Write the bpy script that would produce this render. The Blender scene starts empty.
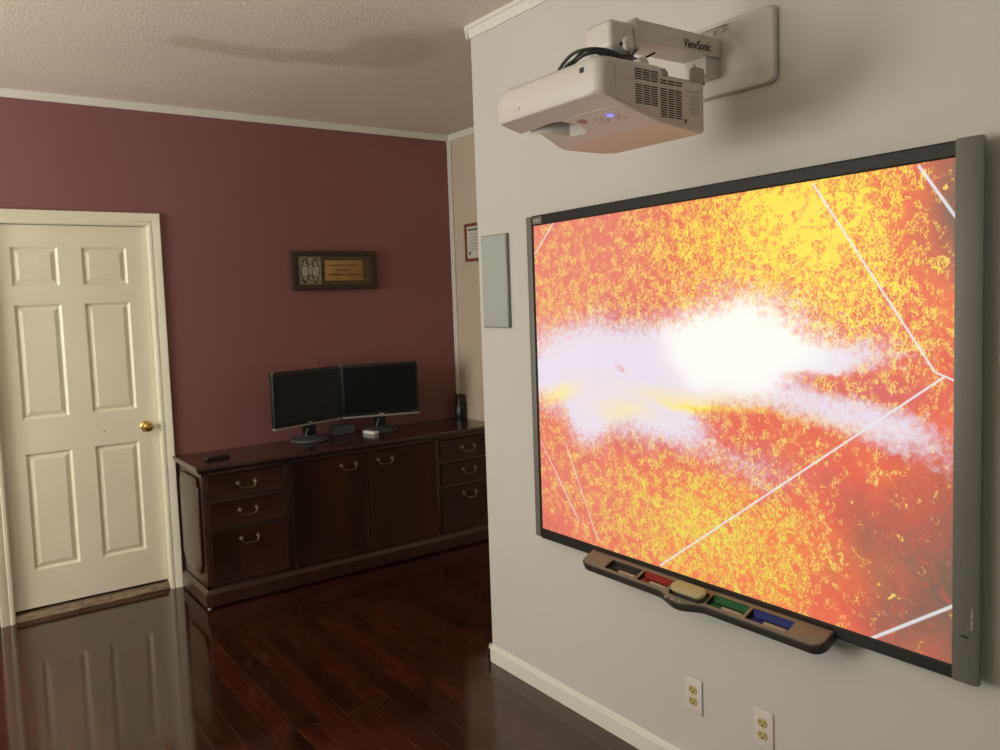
import bpy, bmesh, math, random
from mathutils import Vector, Matrix
random.seed(7)
S = bpy.context.scene
COL = S.collection

# ---------------------------------------------------------------- camera, light, exposure
cam_d = bpy.data.cameras.new('camera'); cam = bpy.data.objects.new('camera', cam_d); COL.objects.link(cam)
def cam_axes(yaw, pitch, roll):
    y, p, r = map(math.radians, (yaw, pitch, roll))
    fw = Vector((math.sin(y)*math.cos(p), math.cos(y)*math.cos(p), math.sin(p)))
    rt = Vector((math.cos(y), -math.sin(y), 0)); up = rt.cross(fw)
    return rt*math.cos(r)+up*math.sin(r), -rt*math.sin(r)+up*math.cos(r), fw
rt, up, fw = cam_axes(35.953, -4.2961, -1.9641)
m = Matrix((rt, up, -fw)).transposed().to_4x4(); m.translation = Vector((0, 0, 1.5862)); cam.matrix_world = m
cam_d.sensor_fit = 'HORIZONTAL'; cam_d.sensor_width = 36; cam_d.lens = 811.4*36/1000
cam_d.shift_x = -3.83/1000; cam_d.shift_y = -16.5/1000
cam_d.clip_start = .02; cam_d.clip_end = 60
S.camera = cam

W_ = bpy.data.worlds.new('world'); S.world = W_; W_.use_nodes = True
W_.node_tree.nodes['Background'].inputs[0].default_value = (.55, .6, .7, 1)
W_.node_tree.nodes['Background'].inputs[1].default_value = .3

def area(name, loc, look, sx, sy, power, color):
    l = bpy.data.lights.new(name, 'AREA'); l.shape = 'RECTANGLE'; l.size = sx; l.size_y = sy; l.energy = power; l.color = color
    o = bpy.data.objects.new(name, l); COL.objects.link(o); o.location = loc
    o.rotation_euler = (Vector(look)-Vector(loc)).to_track_quat('-Z', 'Y').to_euler()
    return o
# area lights added at two invented windows: left wall, and fill behind the camera
area('added_window_light', (-2.36, 3.50, 1.50), (0, 3.45, 2.15), 1.55, 1.35, 104, (1, .96, .87))
area('added_rear_fill', (-.6, -2.36, 1.45), (-.6, 0, 2.6), 1.45, 1.25, 9, (1, .93, .84))
# uplight added to brighten the ceiling, set in an invented floor lamp
area('added_ceiling_uplight', (-1.55, 1.75, 1.80), (-1.45, 1.85, 2.7), .24, .24, 66, (1, .94, .84))
S.view_settings.view_transform = 'Standard'; S.view_settings.look = 'None'
S.view_settings.exposure = 0; S.view_settings.gamma = 1; S.view_settings.use_curve_mapping = False

# ---------------------------------------------------------------- room measures (metres)
D = 4.795; W = 1.953; H = 2.709; YC = 2.849; WB = 3.074; XL = -2.2; YR = -2.2

# ---------------------------------------------------------------- materials
def srgb(r, g, b):
    f = lambda c: (c/255/12.92) if c/255 <= .04045 else ((c/255+.055)/1.055)**2.4
    return (f(r), f(g), f(b), 1)
def mat(name, base, rough=.5, metal=0, noise=None, bump=None, coat=0, spec=.5, emis=None):
    """noise=(scale, amount, stretch) varies the colour; bump=(scale, strength, distance)"""
    M = bpy.data.materials.new(name); M.use_nodes = True; nt = M.node_tree; B = nt.nodes['Principled BSDF']
    B.inputs['Base Color'].default_value = base; B.inputs['Roughness'].default_value = rough; B.inputs['Metallic'].default_value = metal
    B.inputs['Coat Weight'].default_value = coat; B.inputs['Coat Roughness'].default_value = .08
    B.inputs['Specular IOR Level'].default_value = spec
    if emis: B.inputs['Emission Color'].default_value = emis[0]; B.inputs['Emission Strength'].default_value = emis[1]
    tc = nt.nodes.new('ShaderNodeTexCoord')
    if noise:
        mp = nt.nodes.new('ShaderNodeMapping'); mp.inputs['Scale'].default_value = noise[2] if len(noise) > 2 else (1, 1, 1)
        n = nt.nodes.new('ShaderNodeTexNoise'); n.inputs['Scale'].default_value = noise[0]; n.inputs['Detail'].default_value = 4
        nt.links.new(tc.outputs['Object'], mp.inputs[0]); nt.links.new(mp.outputs[0], n.inputs['Vector'])
        mx = nt.nodes.new('ShaderNodeMix'); mx.data_type = 'RGBA'
        a = noise[1]
        mx.inputs[6].default_value = tuple(c*(1-a) for c in base[:3])+(1,); mx.inputs[7].default_value = tuple(min(1, c*(1+a)) for c in base[:3])+(1,)
        rp = nt.nodes.new('ShaderNodeMapRange'); rp.inputs[1].default_value = .3; rp.inputs[2].default_value = .7
        nt.links.new(n.outputs[0], rp.inputs[0]); nt.links.new(rp.outputs[0], mx.inputs[0]); nt.links.new(mx.outputs[2], B.inputs['Base Color'])
    if bump:
        n2 = nt.nodes.new('ShaderNodeTexNoise'); n2.inputs['Scale'].default_value = bump[0]; n2.inputs['Detail'].default_value = 3
        bp_ = nt.nodes.new('ShaderNodeBump'); bp_.inputs['Strength'].default_value = bump[1]; bp_.inputs['Distance'].default_value = bump[2]
        nt.links.new(tc.outputs['Object'], n2.inputs['Vector']); nt.links.new(n2.outputs[0], bp_.inputs['Height']); nt.links.new(bp_.outputs[0], B.inputs['Normal'])
    return M
M = {}
M['white_wall'] = mat('white_wall_paint', (.575, .57, .54, 1), .55, noise=(1.2, .02), bump=(90, .06, .002))
M['maroon'] = mat('maroon_wall_paint', (.235, .094, .098, 1), .6, noise=(1.5, .04), bump=(110, .08, .002))
M['beige'] = mat('beige_wall_paint', (.60, .51, .38, 1), .6, noise=(1.5, .03), bump=(110, .06, .002))
M['trim'] = mat('cream_trim_paint', (.72, .71, .64, 1), .35, bump=(60, .03, .001))
M['door'] = mat('cream_door_paint', (.82, .79, .63, 1), .38, noise=(2.5, .03), bump=(50, .04, .001))
M['threshold'] = mat('worn_threshold_wood', (.26, .19, .12, 1), .6, noise=(20, .45, (1, 4, 4)))
M['dark_gap'] = mat('dark_gap', (.01, .008, .006, 1), .8)
M['brass'] = mat('polished_brass', (.75, .50, .14, 1), .2, 1)
M['wood'] = mat('dark_cherry_veneer', (.028, .0085, .003, 1), .45, noise=(7, .5, (1, 1, .18)), coat=.08, spec=.3)
M['wood_top'] = mat('dark_cherry_top', (.036, .013, .008, 1), .26, noise=(6, .35, (.15, 1, 1)), coat=.5)
M['wood_side'] = mat('dark_cherry_side', (.034, .012, .006, 1), .36, noise=(7, .3, (1, 1, .18)), coat=.4)
M['pewter'] = mat('aged_pewter', (.22, .19, .15, 1), .38, 1)
M['steel'] = mat('brushed_steel', (.6, .6, .58, 1), .3, 1)
M['black'] = mat('black_plastic', (.012, .012, .012, 1), .38)
M['screen_off'] = mat('dark_lcd_panel', (.005, .006, .005, 1), .22, spec=.3)
M['silver_plastic'] = mat('silver_plastic', (.30, .28, .25, 1), .4, .3)
M['grey_box'] = mat('grey_box_plastic', (.055, .058, .056, 1), .45)
M['white_plastic'] = mat('white_plastic', (.70, .69, .64, 1), .35)
M['proj'] = mat('projector_white_plastic', (.58, .56, .53, 1), .38)
M['proj_grey'] = mat('projector_grey_bracket', (.36, .35, .33, 1), .45)
M['mount'] = mat('mount_white_enamel', (.60, .58, .55, 1), .3)
M['cable'] = mat('black_cable', (.012, .012, .013, 1), .45)
M['frame_grey'] = mat('board_frame_charcoal', (.017, .0165, .0145, 1), .5, spec=.3)
M['cap_grey'] = mat('board_cap_grey', (.16, .155, .14, 1), .45, noise=(200, .06))
M['tray_top'] = mat('pen_tray_bronze', (.21, .185, .145, 1), .4, .2)
M['tray_body'] = mat('pen_tray_charcoal', (.035, .034, .030, 1), .45)
M['eraser'] = mat('eraser_felt', (.42, .36, .20, 1), .6)
M['pen_body'] = mat('pen_body', (.36, .31, .25, 1), .4)
for n, c in (('red', (.24, .012, .01, 1)), ('green', (.008, .085, .02, 1)), ('blue', (.01, .02, .15, 1)), ('ink', (.012, .012, .012, 1))): M[n] = mat(n+'_plastic', c, .5, spec=.15)
M['speaker_face'] = mat('speaker_grille_cloth', (.40, .42, .42, 1), .8, noise=(300, .08))
M['speaker_side'] = mat('speaker_cabinet', (.24, .235, .22, 1), .5)
M['plate'] = mat('outlet_plate', (.66, .62, .58, 1), .3)
M['almond'] = mat('almond_socket', (.52, .42, .16, 1), .35)
M['slot'] = mat('dark_slot', (.015, .012, .01, 1), .7)
M['sign_frame'] = mat('rustic_dark_frame', (.035, .020, .012, 1), .55, noise=(60, .5, (.3, 1, 1)), bump=(80, .5, .003))
M['sign_board'] = mat('mottled_bronze_board', (.10, .065, .035, 1), .5, noise=(55, .6), bump=(120, .5, .002))
M['sign_silver'] = mat('pewter_lettered_tile', (.38, .37, .29, 1), .45, .2)
M['sign_dark'] = mat('dark_relief', (.03, .022, .015, 1), .6)
M['sign_gold'] = mat('amber_plaque', (.34, .19, .055, 1), .4, noise=(14, .2))
M['frame_orange'] = mat('orange_wood_frame', (.25, .07, .02, 1), .4, noise=(20, .2))
M['paper'] = mat('certificate_paper', (.60, .60, .50, 1), .7)
M['ink_grey'] = mat('faded_ink', (.10, .11, .10, 1), .7)
M['vase'] = mat('black_glazed_vase', (.012, .013, .012, 1), .3, coat=.1)
M['led'] = mat('blue_power_light', (.05, .05, .3, 1), .4, emis=((.18, .16, 1, 1), 1.6))
M['ir'] = mat('infrared_window', (.20, .10, .09, 1), .2)
M['glass_mirror'] = mat('lens_window', (.16, .14, .13, 1), .15)
M['button'] = mat('projector_button', (.45, .38, .36, 1), .4)
M['logo_black'] = mat('printed_black', (.03, .03, .03, 1), .5)
M['logo_grey'] = mat('printed_grey', (.30, .30, .28, 1), .5)
M['logo_light'] = mat('printed_light', (.5, .5, .48, 1), .5)

class G:
    """tiny helper for math node graphs"""
    def __init__(s, nt): s.nt = nt
    def m(s, op, *a, clamp=False):
        n = s.nt.nodes.new('ShaderNodeMath'); n.operation = op; n.use_clamp = clamp
        for i, v in enumerate(a):
            if isinstance(v, (int, float)): n.inputs[i].default_value = v
            else: s.nt.links.new(v, n.inputs[i])
        return n.outputs[0]
    def gauss(s, u, v, cu, cv, ru, rv, rot=0):
        du = s.m('SUBTRACT', u, cu); dv = s.m('SUBTRACT', v, cv)
        c, n = math.cos(math.radians(rot)), math.sin(math.radians(rot))
        a = s.m('MULTIPLY', s.m('ADD', s.m('MULTIPLY', du, c), s.m('MULTIPLY', dv, n)), 1/ru)
        b = s.m('MULTIPLY', s.m('SUBTRACT', s.m('MULTIPLY', dv, c), s.m('MULTIPLY', du, n)), 1/rv)
        r2 = s.m('ADD', s.m('MULTIPLY', a, a), s.m('MULTIPLY', b, b))
        return s.m('EXPONENT', s.m('MULTIPLY', r2, -1))
    def add(s, *l):
        o = l[0]
        for x in l[1:]: o = s.m('ADD', o, x)
        return o
    def mix(s, f, a, b):
        n = s.nt.nodes.new('ShaderNodeMix'); n.data_type = 'RGBA'
        for i, v in ((0, f), (6, a), (7, b)):
            if isinstance(v, (int, float, tuple)): n.inputs[i].default_value = v
            else: s.nt.links.new(v, n.inputs[i])
        return n.outputs[2]
    def noise(s, vec, scale, detail=3, dist=0, off=None):
        n = s.nt.nodes.new('ShaderNodeTexNoise'); n.inputs['Scale'].default_value = scale; n.inputs['Detail'].default_value = detail; n.inputs['Distortion'].default_value = dist
        if off:
            mp = s.nt.nodes.new('ShaderNodeMapping'); mp.inputs['Location'].default_value = off[0]; mp.inputs['Scale'].default_value = off[1]; mp.inputs['Rotation'].default_value = (0, 0, off[2] if len(off) > 2 else 0)
            s.nt.links.new(vec, mp.inputs[0]); vec = mp.outputs[0]
        s.nt.links.new(vec, n.inputs['Vector']); return n.outputs[0]
    def smooth(s, x, lo, hi):
        n = s.nt.nodes.new('ShaderNodeMapRange'); n.interpolation_type = 'SMOOTHSTEP'
        for i, v in ((0, x), (1, lo), (2, hi)):
            if isinstance(v, (int, float)): n.inputs[i].default_value = v
            else: s.nt.links.new(v, n.inputs[i])
        return n.outputs[0]
    def line(s, u, v, p, q, w):
        """1 near the segment p-q (screen units, u scaled by 1.32)"""
        k = 1.32; ax, ay = p[0]*k, p[1]; bx, by = q[0]*k, q[1]; L = math.hypot(bx-ax, by-ay); dx, dy = (bx-ax)/L, (by-ay)/L
        x = s.m('SUBTRACT', s.m('MULTIPLY', u, k), ax); y = s.m('SUBTRACT', v, ay)
        t = s.m('ADD', s.m('MULTIPLY', x, dx), s.m('MULTIPLY', y, dy))
        d = s.m('ABSOLUTE', s.m('SUBTRACT', s.m('MULTIPLY', y, dx), s.m('MULTIPLY', x, dy)))
        a = s.m('SUBTRACT', 1, s.smooth(d, w*.4, w)); b = s.smooth(t, -.004, .004); c = s.m('SUBTRACT', 1, s.smooth(t, L-.004, L+.004))
        return s.m('MULTIPLY', a, s.m('MULTIPLY', b, c))

def floor_material():
    Mt = bpy.data.materials.new('glossy_mahogany_planks'); Mt.use_nodes = True; nt = Mt.node_tree; g = G(nt); B = nt.nodes['Principled BSDF']
    tc = nt.nodes.new('ShaderNodeTexCoord'); mp = nt.nodes.new('ShaderNodeMapping'); mp.inputs['Rotation'].default_value = (0, 0, math.radians(90))
    nt.links.new(tc.outputs['Object'], mp.inputs[0])
    br = nt.nodes.new('ShaderNodeTexBrick'); br.inputs['Scale'].default_value = 1; br.inputs['Brick Width'].default_value = .95; br.inputs['Row Height'].default_value = .096
    br.inputs['Mortar Size'].default_value = .0012; br.inputs['Mortar Smooth'].default_value = .2; br.offset = .37; br.offset_frequency = 3; br.inputs['Bias'].default_value = -.1
    br.inputs['Color1'].default_value = (.055, .013, .008, 1); br.inputs['Color2'].default_value = (.020, .006, .004, 1); br.inputs['Mortar'].default_value = (.075, .04, .025, 1)
    nt.links.new(mp.outputs[0], br.inputs['Vector'])
    gn = g.noise(mp.outputs[0], 9, 5, .6, ((0, 0, 0), (.5, 6, 1)))
    dark = g.mix(g.smooth(gn, .35, .7), (.55, .55, .55, 1), (1.35, 1.2, 1.1, 1))
    mul = nt.nodes.new('ShaderNodeMix'); mul.data_type = 'RGBA'; mul.blend_type = 'MULTIPLY'; mul.inputs[0].default_value = 1
    nt.links.new(br.outputs[0], mul.inputs[6]); nt.links.new(dark, mul.inputs[7]); nt.links.new(mul.outputs[2], B.inputs['Base Color'])
    rn = g.noise(tc.outputs['Object'], 3.5, 3)
    rg = nt.nodes.new('ShaderNodeMapRange'); rg.inputs[3].default_value = .07; rg.inputs[4].default_value = .14; nt.links.new(rn, rg.inputs[0]); nt.links.new(rg.outputs[0], B.inputs['Roughness'])
    B.inputs['Specular IOR Level'].default_value = .85
    bp_ = nt.nodes.new('ShaderNodeBump'); bp_.inputs['Strength'].default_value = .25; bp_.inputs['Distance'].default_value = .001
    hh = g.m('ADD', g.m('MULTIPLY', br.outputs[1], -1), g.m('MULTIPLY', g.noise(tc.outputs['Object'], 2.2, 2), 1.2)); nt.links.new(hh, bp_.inputs['Height']); nt.links.new(bp_.outputs[0], B.inputs['Normal'])
    return Mt

def ceiling_material():
    Mt = bpy.data.materials.new('popcorn_ceiling'); Mt.use_nodes = True; nt = Mt.node_tree; g = G(nt); B = nt.nodes['Principled BSDF']
    tc = nt.nodes.new('ShaderNodeTexCoord'); sp = nt.nodes.new('ShaderNodeSeparateXYZ'); geo = nt.nodes.new('ShaderNodeNewGeometry'); nt.links.new(geo.outputs['Position'], sp.inputs[0])
    wob = g.m('MULTIPLY', g.m('SUBTRACT', g.noise(tc.outputs['Object'], 2.5, 4), .5), .22)
    x = g.m('ADD', sp.outputs[0], wob); y = g.m('ADD', sp.outputs[1], wob)
    st = g.add(g.m('MULTIPLY', g.gauss(x, y, 1.25, 3.62, .34, .10, -2), .85), g.m('MULTIPLY', g.gauss(x, y, 1.68, 3.54, .26, .13, -12), .9), g.m('MULTIPLY', g.gauss(x, y, 1.84, 3.26, .20, .20, 0), 1.2), g.m('MULTIPLY', g.gauss(x, y, 1.04, 3.62, .10, .06, 0), .4))
    st = g.m('MINIMUM', st, 1)
    sp_n = g.noise(tc.outputs['Object'], 190, 2)
    base = g.mix(g.smooth(sp_n, .3, .7), (.70, .64, .525, 1), (.82, .77, .655, 1))
    big = g.mix(g.smooth(g.noise(tc.outputs['Object'], .9, 2), .35, .65), (.92, .92, .92, 1), (1, 1, 1, 1))
    mul = nt.nodes.new('ShaderNodeMix'); mul.data_type = 'RGBA'; mul.blend_type = 'MULTIPLY'; mul.inputs[0].default_value = 1
    nt.links.new(base, mul.inputs[6]); nt.links.new(big, mul.inputs[7])
    c = g.mix(g.m('MULTIPLY', g.smooth(st, .15, .85), .62), mul.outputs[2], (.50, .435, .315, 1))
    nt.links.new(c, B.inputs['Base Color']); B.inputs['Roughness'].default_value = .9
    vo = nt.nodes.new('ShaderNodeTexVoronoi'); vo.inputs['Scale'].default_value = 110; nt.links.new(tc.outputs['Object'], vo.inputs['Vector'])
    bp_ = nt.nodes.new('ShaderNodeBump'); bp_.inputs['Strength'].default_value = .5; bp_.inputs['Distance'].default_value = .0032
    nt.links.new(g.m('ADD', sp_n, g.m('MULTIPLY', vo.outputs[0], -.5)), bp_.inputs['Height']); nt.links.new(bp_.outputs[0], B.inputs['Normal'])
    return Mt

def projected_image_material():
    Mt = bpy.data.materials.new('projected_ember_image'); Mt.use_nodes = True; nt = Mt.node_tree; g = G(nt); B = nt.nodes['Principled BSDF']
    uvn = nt.nodes.new('ShaderNodeUVMap'); uvn.uv_map = 'UVMap'; sp = nt.nodes.new('ShaderNodeSeparateXYZ'); nt.links.new(uvn.outputs[0], sp.inputs[0])
    mp = nt.nodes.new('ShaderNodeMapping'); mp.inputs['Scale'].default_value = (1.32, 1, 1); nt.links.new(uvn.outputs[0], mp.inputs[0]); V = mp.outputs[0]
    w1 = g.m('MULTIPLY', g.m('SUBTRACT', g.noise(V, 5, 4), .5), .10); w2 = g.m('MULTIPLY', g.m('SUBTRACT', g.noise(V, 5, 4, 0, ((7, 3, 0), (1, 1, 1))), .5), .10)
    u0, v0 = sp.outputs[0], sp.outputs[1]; u = g.m('ADD', u0, w1); v = g.m('ADD', v0, w2)
    ga = lambda *a: g.gauss(u, v, *a)
    K = lambda k, x: g.m('MULTIPLY', k, x)
    # ember background: red to orange
    n_mid = g.noise(V, 9, 4, .5)
    warm = g.add(K(.55, ga(.72, .88, .28, .26)), K(.55, ga(.55, .12, .30, .22)), K(.3, ga(.15, .70, .2, .1)), K(1, g.m('SUBTRACT', n_mid, .35)))
    base = g.mix(g.smooth(warm, .0, 1.0), srgb(222, 48, 26), srgb(244, 118, 30))
    pink = g.add(K(.9, ga(.05, .85, .25, .35)), K(.8, ga(.12, .15, .3, .3)), K(.5, ga(.3, .9, .2, .2)))
    base = g.mix(g.m('MINIMUM', K(.6, pink), 1), base, srgb(222, 112, 96))
    mag = g.add(K(.9, ga(.30, .66, .09, .10)), K(.8, ga(.86, .54, .12, .03)), K(.7, ga(.36, .38, .10, .06)), K(.6, ga(.66, .34, .12, .05)))
    base = g.mix(g.m('MINIMUM', mag, .85), base, srgb(206, 62, 84))
    # brown unlit areas at the right
    bn = g.m('MULTIPLY', g.m('SUBTRACT', g.noise(V, 7, 4, .4), .5), .8)
    brown = g.add(K(1.15, ga(1.04, .93, .11, .17)), K(1.1, ga(1.05, .08, .20, .17)), K(.65, ga(1.02, .34, .12, .12)), K(.42, ga(.84, .26, .07, .14)), K(.5, ga(.03, .02, .08, .07)), bn)
    # squiggly sparks
    def sparks(scale, off, rot, sx, width, dens):
        n1 = g.noise(V, scale, 1.5, 1.6, (off, (sx, 1, 1), rot)); d = g.m('ABSOLUTE', g.m('SUBTRACT', n1, .5))
        gate = g.noise(V, scale*.7, 2, 0, ((off[0]+9, off[1]+4, 0), (1, 1, 1)))
        return g.m('MULTIPLY', g.m('SUBTRACT', 1, g.smooth(d, width*.5, width)), g.smooth(gate, g.m('SUBTRACT', .62, dens), g.m('SUBTRACT', .70, dens)))
    dens = g.add(.09, K(.17, ga(.74, .92, .20, .20)), K(.05, ga(.45, .9, .25, .2)), K(.13, ga(.52, .14, .28, .16)), K(.07, ga(.13, .75, .2, .12)), K(.07, ga(.88, .70, .12, .15)), K(-.06, ga(.22, .92, .08, .12)), K(-.16, g.m('MAXIMUM', brown, 0)))
    y1 = sparks(42, (0, 0, 0), .35, 2.0, .055, dens); y2 = sparks(52, (3, 8, 0), -.35, 2.4, .05, dens); y3 = sparks(30, (13, 2, 0), -1.1, 1.6, .035, g.m('SUBTRACT', dens, .03))
    ys = g.m('MINIMUM', g.add(y1, y2, y3), 1)
    fill = g.smooth(g.add(g.noise(V, 34, 3, 1.2, ((4, 4, 0), (1, 1, 1))), K(.27, ga(.74, .92, .17, .17)), K(.12, ga(.52, .12, .22, .10))), .66, .76)
    ys = g.m('MAXIMUM', ys, fill)
    yc = g.mix(g.smooth(g.add(ga(.70, .88, .30, .28)), .1, .6), srgb(240, 205, 80), srgb(252, 226, 30))
    yc = g.mix(g.smooth(ga(.5, .1, .3, .25), .2, .7), yc, srgb(232, 218, 40))
    col = g.mix(g.smooth(brown, .2, 1.05), base, srgb(92, 62, 50))
    redsp = g.m('MULTIPLY', g.smooth(g.noise(V, 40, 2, .8, ((21, 5, 0), (1, 1, 1))), .56, .62), g.smooth(brown, .3, .5))
    col = g.mix(K(.5, redsp), col, srgb(190, 50, 30))
    col = g.mix(g.m('MULTIPLY', ys, g.m('SUBTRACT', 1, K(.55, g.smooth(brown, .7, 1.1)))), col, yc)
    # white glow
    wn = g.m('ADD', K(.75, g.m('SUBTRACT', g.noise(V, 7, 6, .3), .5)), K(1.3, g.m('SUBTRACT', g.noise(V, 70, 3, .5), .5)))
    wh = g.add(K(1.35, ga(.61, .65, .18, .115)), K(.45, ga(.32, .62, .22, .10)), K(1.25, ga(.50, .57, .22, .085)), K(1.4, ga(.10, .52, .24, .11)), K(.9, ga(.17, .38, .075, .09)), K(1.1, ga(.32, .47, .20, .09)),
               K(1.0, ga(.42, .41, .12, .07, -30)), K(1.0, ga(.76, .60, .17, .035, 10)), K(1.1, ga(.82, .48, .17, .048, -10)), K(.35, ga(.95, .43, .12, .04, -30)), K(.45, ga(.63, .33, .10, .05, -20)), K(.5, ga(.14, .64, .14, .07)), wn)
    yel = g.add(K(1.5, ga(.60, .465, .19, .016, -3)), K(.9, ga(.06, .45, .09, .03, 15)), K(.8, ga(.75, .40, .11, .018, -3)), K(.6, ga(.30, .43, .08, .03)), K(.5, ga(.50, .50, .15, .02)))
    hole = g.add(K(1.1, ga(.84, .545, .10, .020, -4)), K(.9, ga(.70, .435, .11, .017, -5)), K(1.2, ga(.30, .545, .028, .02)))
    whm = g.smooth(g.m('SUBTRACT', wh, hole), .15, 1.4)
    wcol = g.mix(g.smooth(g.add(ga(.60, .64, .20, .14)), .2, .7), srgb(226, 222, 242), srgb(255, 255, 250))
    wcol = g.mix(g.m('MINIMUM', K(.85, yel), 1), wcol, srgb(255, 236, 90))
    col = g.mix(K(.97, whm), col, wcol)
    # pale floor-grid lines
    ln = None
    for p, q, w_ in (((.764, 1.0), (.970, .590), .0034), ((.943, 1.004), (.999, .893), .0045), ((.985, .583), (.398, .004), .0034), ((1.002, .124), (.868, -.003), .005), ((.004, .905), (.080, 1.0), .0034), ((.004, .295), (.14, .06), .0022), ((.10, .30), (.205, .02), .002), ((.970, .590), (1.0, .575), .003)):
        l = g.line(u0, v0, p, q, w_); ln = l if ln is None else g.m('MAXIMUM', ln, l)
    col = g.mix(K(.85, ln), col, srgb(226, 232, 240))
    B.inputs['Base Color'].default_value = (.22, .19, .17, 1); B.inputs['Roughness'].default_value = .35; B.inputs['Specular IOR Level'].default_value = .1
    nt.links.new(col, B.inputs['Emission Color']); B.inputs['Emission Strength'].default_value = .88
    return Mt

# ---------------------------------------------------------------- mesh helpers
def box(bm, x0, x1, y0, y1, z0, z1, bev=0, seg=2):
    r = bmesh.ops.create_cube(bm, size=1)['verts']
    for v in r: v.co = Vector((x0+(v.co.x+.5)*(x1-x0), y0+(v.co.y+.5)*(y1-y0), z0+(v.co.z+.5)*(z1-z0)))
    if bev:
        es = list({e for v in r for e in v.link_edges})
        bmesh.ops.bevel(bm, geom=es, offset=bev, segments=seg, affect='EDGES', profile=.5)
def prism(bm, pts, axis, a, b, bev=0, seg=2):
    """extrude a 2D outline along axis; x:(y,z) y:(x,z) z:(x,y)"""
    P = {'x': lambda p, t: (t, p[0], p[1]), 'y': lambda p, t: (p[0], t, p[1]), 'z': lambda p, t: (p[0], p[1], t)}[axis]
    va = [bm.verts.new(P(p, a)) for p in pts]; vb = [bm.verts.new(P(p, b)) for p in pts]; n = len(pts)
    fs = [bm.faces.new(va), bm.faces.new(vb[::-1])]
    for i in range(n): fs.append(bm.faces.new((va[i], vb[i], vb[(i+1) % n], va[(i+1) % n])))
    bmesh.ops.recalc_face_normals(bm, faces=fs)
    if bev:
        es = list({e for f in fs[:2] for e in f.edges})
        bmesh.ops.bevel(bm, geom=es, offset=bev, segments=seg, affect='EDGES', profile=.5)
def rrect(x0, x1, y0, y1, r, n=6):
    o = []
    for cx, cy, a in ((x1-r, y1-r, 0), (x0+r, y1-r, 90), (x0+r, y0+r, 180), (x1-r, y0+r, 270)):
        for i in range(n+1):
            t = math.radians(a+90*i/n); o.append((cx+r*math.cos(t), cy+r*math.sin(t)))
    return o
def lathe(bm, prof, origin, axis=(0, 0, 1), n=24):
    """prof = [(radius, distance along axis)]"""
    ax = Vector(axis).normalized(); q = ax.to_track_quat('Z', 'Y'); O = Vector(origin); rings = []
    for r, h in prof:
        rings.append([bm.verts.new(O+q @ Vector((max(r, 1e-5)*math.cos(2*math.pi*i/n), max(r, 1e-5)*math.sin(2*math.pi*i/n), h))) for i in range(n)])
    fs = []
    for a, b in zip(rings, rings[1:]):
        for i in range(n): fs.append(bm.faces.new((a[i], a[(i+1) % n], b[(i+1) % n], b[i])))
    fs.append(bm.faces.new(rings[0][::-1])); fs.append(bm.faces.new(rings[-1]))
    bmesh.ops.recalc_face_normals(bm, faces=fs)
def tube(bm, pts, r, n=10, smooth=6):
    P = [Vector(p) for p in pts]
    if smooth and len(P) > 2:
        Q = []
        E = [P[0]*2-P[1]]+P+[P[-1]*2-P[-2]]
        for i in range(1, len(E)-2):
            for k in range(smooth):
                t = k/smooth; a, b, c, d = E[i-1:i+3]
                Q.append(.5*((2*b)+(c-a)*t+(2*a-5*b+4*c-d)*t*t+(3*b-a-3*c+d)*t**3))
        P = Q+[P[-1]]
    rings = []; prev = None
    for i, p in enumerate(P):
        t = (P[min(i+1, len(P)-1)]-P[max(i-1, 0)]).normalized()
        if prev is None: nx = t.orthogonal().normalized()
        else: nx = (prev-t*prev.dot(t)).normalized()
        prev = nx; ny = t.cross(nx)
        rings.append([bm.verts.new(p+r*(nx*math.cos(2*math.pi*k/n)+ny*math.sin(2*math.pi*k/n))) for k in range(n)])
    fs = []
    for a, b in zip(rings, rings[1:]):
        for i in range(n): fs.append(bm.faces.new((a[i], a[(i+1) % n], b[(i+1) % n], b[i])))
    fs.append(bm.faces.new(rings[0][::-1])); fs.append(bm.faces.new(rings[-1]))
    bmesh.ops.recalc_face_normals(bm, faces=fs)
def panel_face(bm, xs, zs, panels, y, prof, depth):
    """front skin facing -Y made of stiles and rails; cells in panels get a stepped profile [(inset, dy)], back box of given depth"""
    nx, nz = len(xs), len(zs)
    V = [[bm.verts.new((x, y, z)) for z in zs] for x in xs]
    for i in range(nx-1):
        for j in range(nz-1):
            if (i, j) not in panels: bm.faces.new((V[i][j], V[i+1][j], V[i+1][j+1], V[i][j+1])); continue
            ring = [V[i][j], V[i+1][j], V[i+1][j+1], V[i][j+1]]; x0, x1, z0, z1 = xs[i], xs[i+1], zs[j], zs[j+1]
            for ins, dy in prof:
                nr = [bm.verts.new(c) for c in ((x0+ins, y+dy, z0+ins), (x1-ins, y+dy, z0+ins), (x1-ins, y+dy, z1-ins), (x0+ins, y+dy, z1-ins))]
                for k in range(4): bm.faces.new((ring[k], ring[(k+1) % 4], nr[(k+1) % 4], nr[k]))
                ring = nr
            bm.faces.new(ring)
    # sides and back
    bd = [V[i][0] for i in range(nx)]+[V[-1][j] for j in range(1, nz)]+[V[i][-1] for i in range(nx-2, -1, -1)]+[V[0][j] for j in range(nz-2, 0, -1)]
    bk = [bm.verts.new((v.co.x, y+depth, v.co.z)) for v in bd]; n = len(bd)
    for k in range(n): bm.faces.new((bd[(k+1) % n], bd[k], bk[k], bk[(k+1) % n]))
    bm.faces.new(bk)
def NB(): return bmesh.new()
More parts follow.
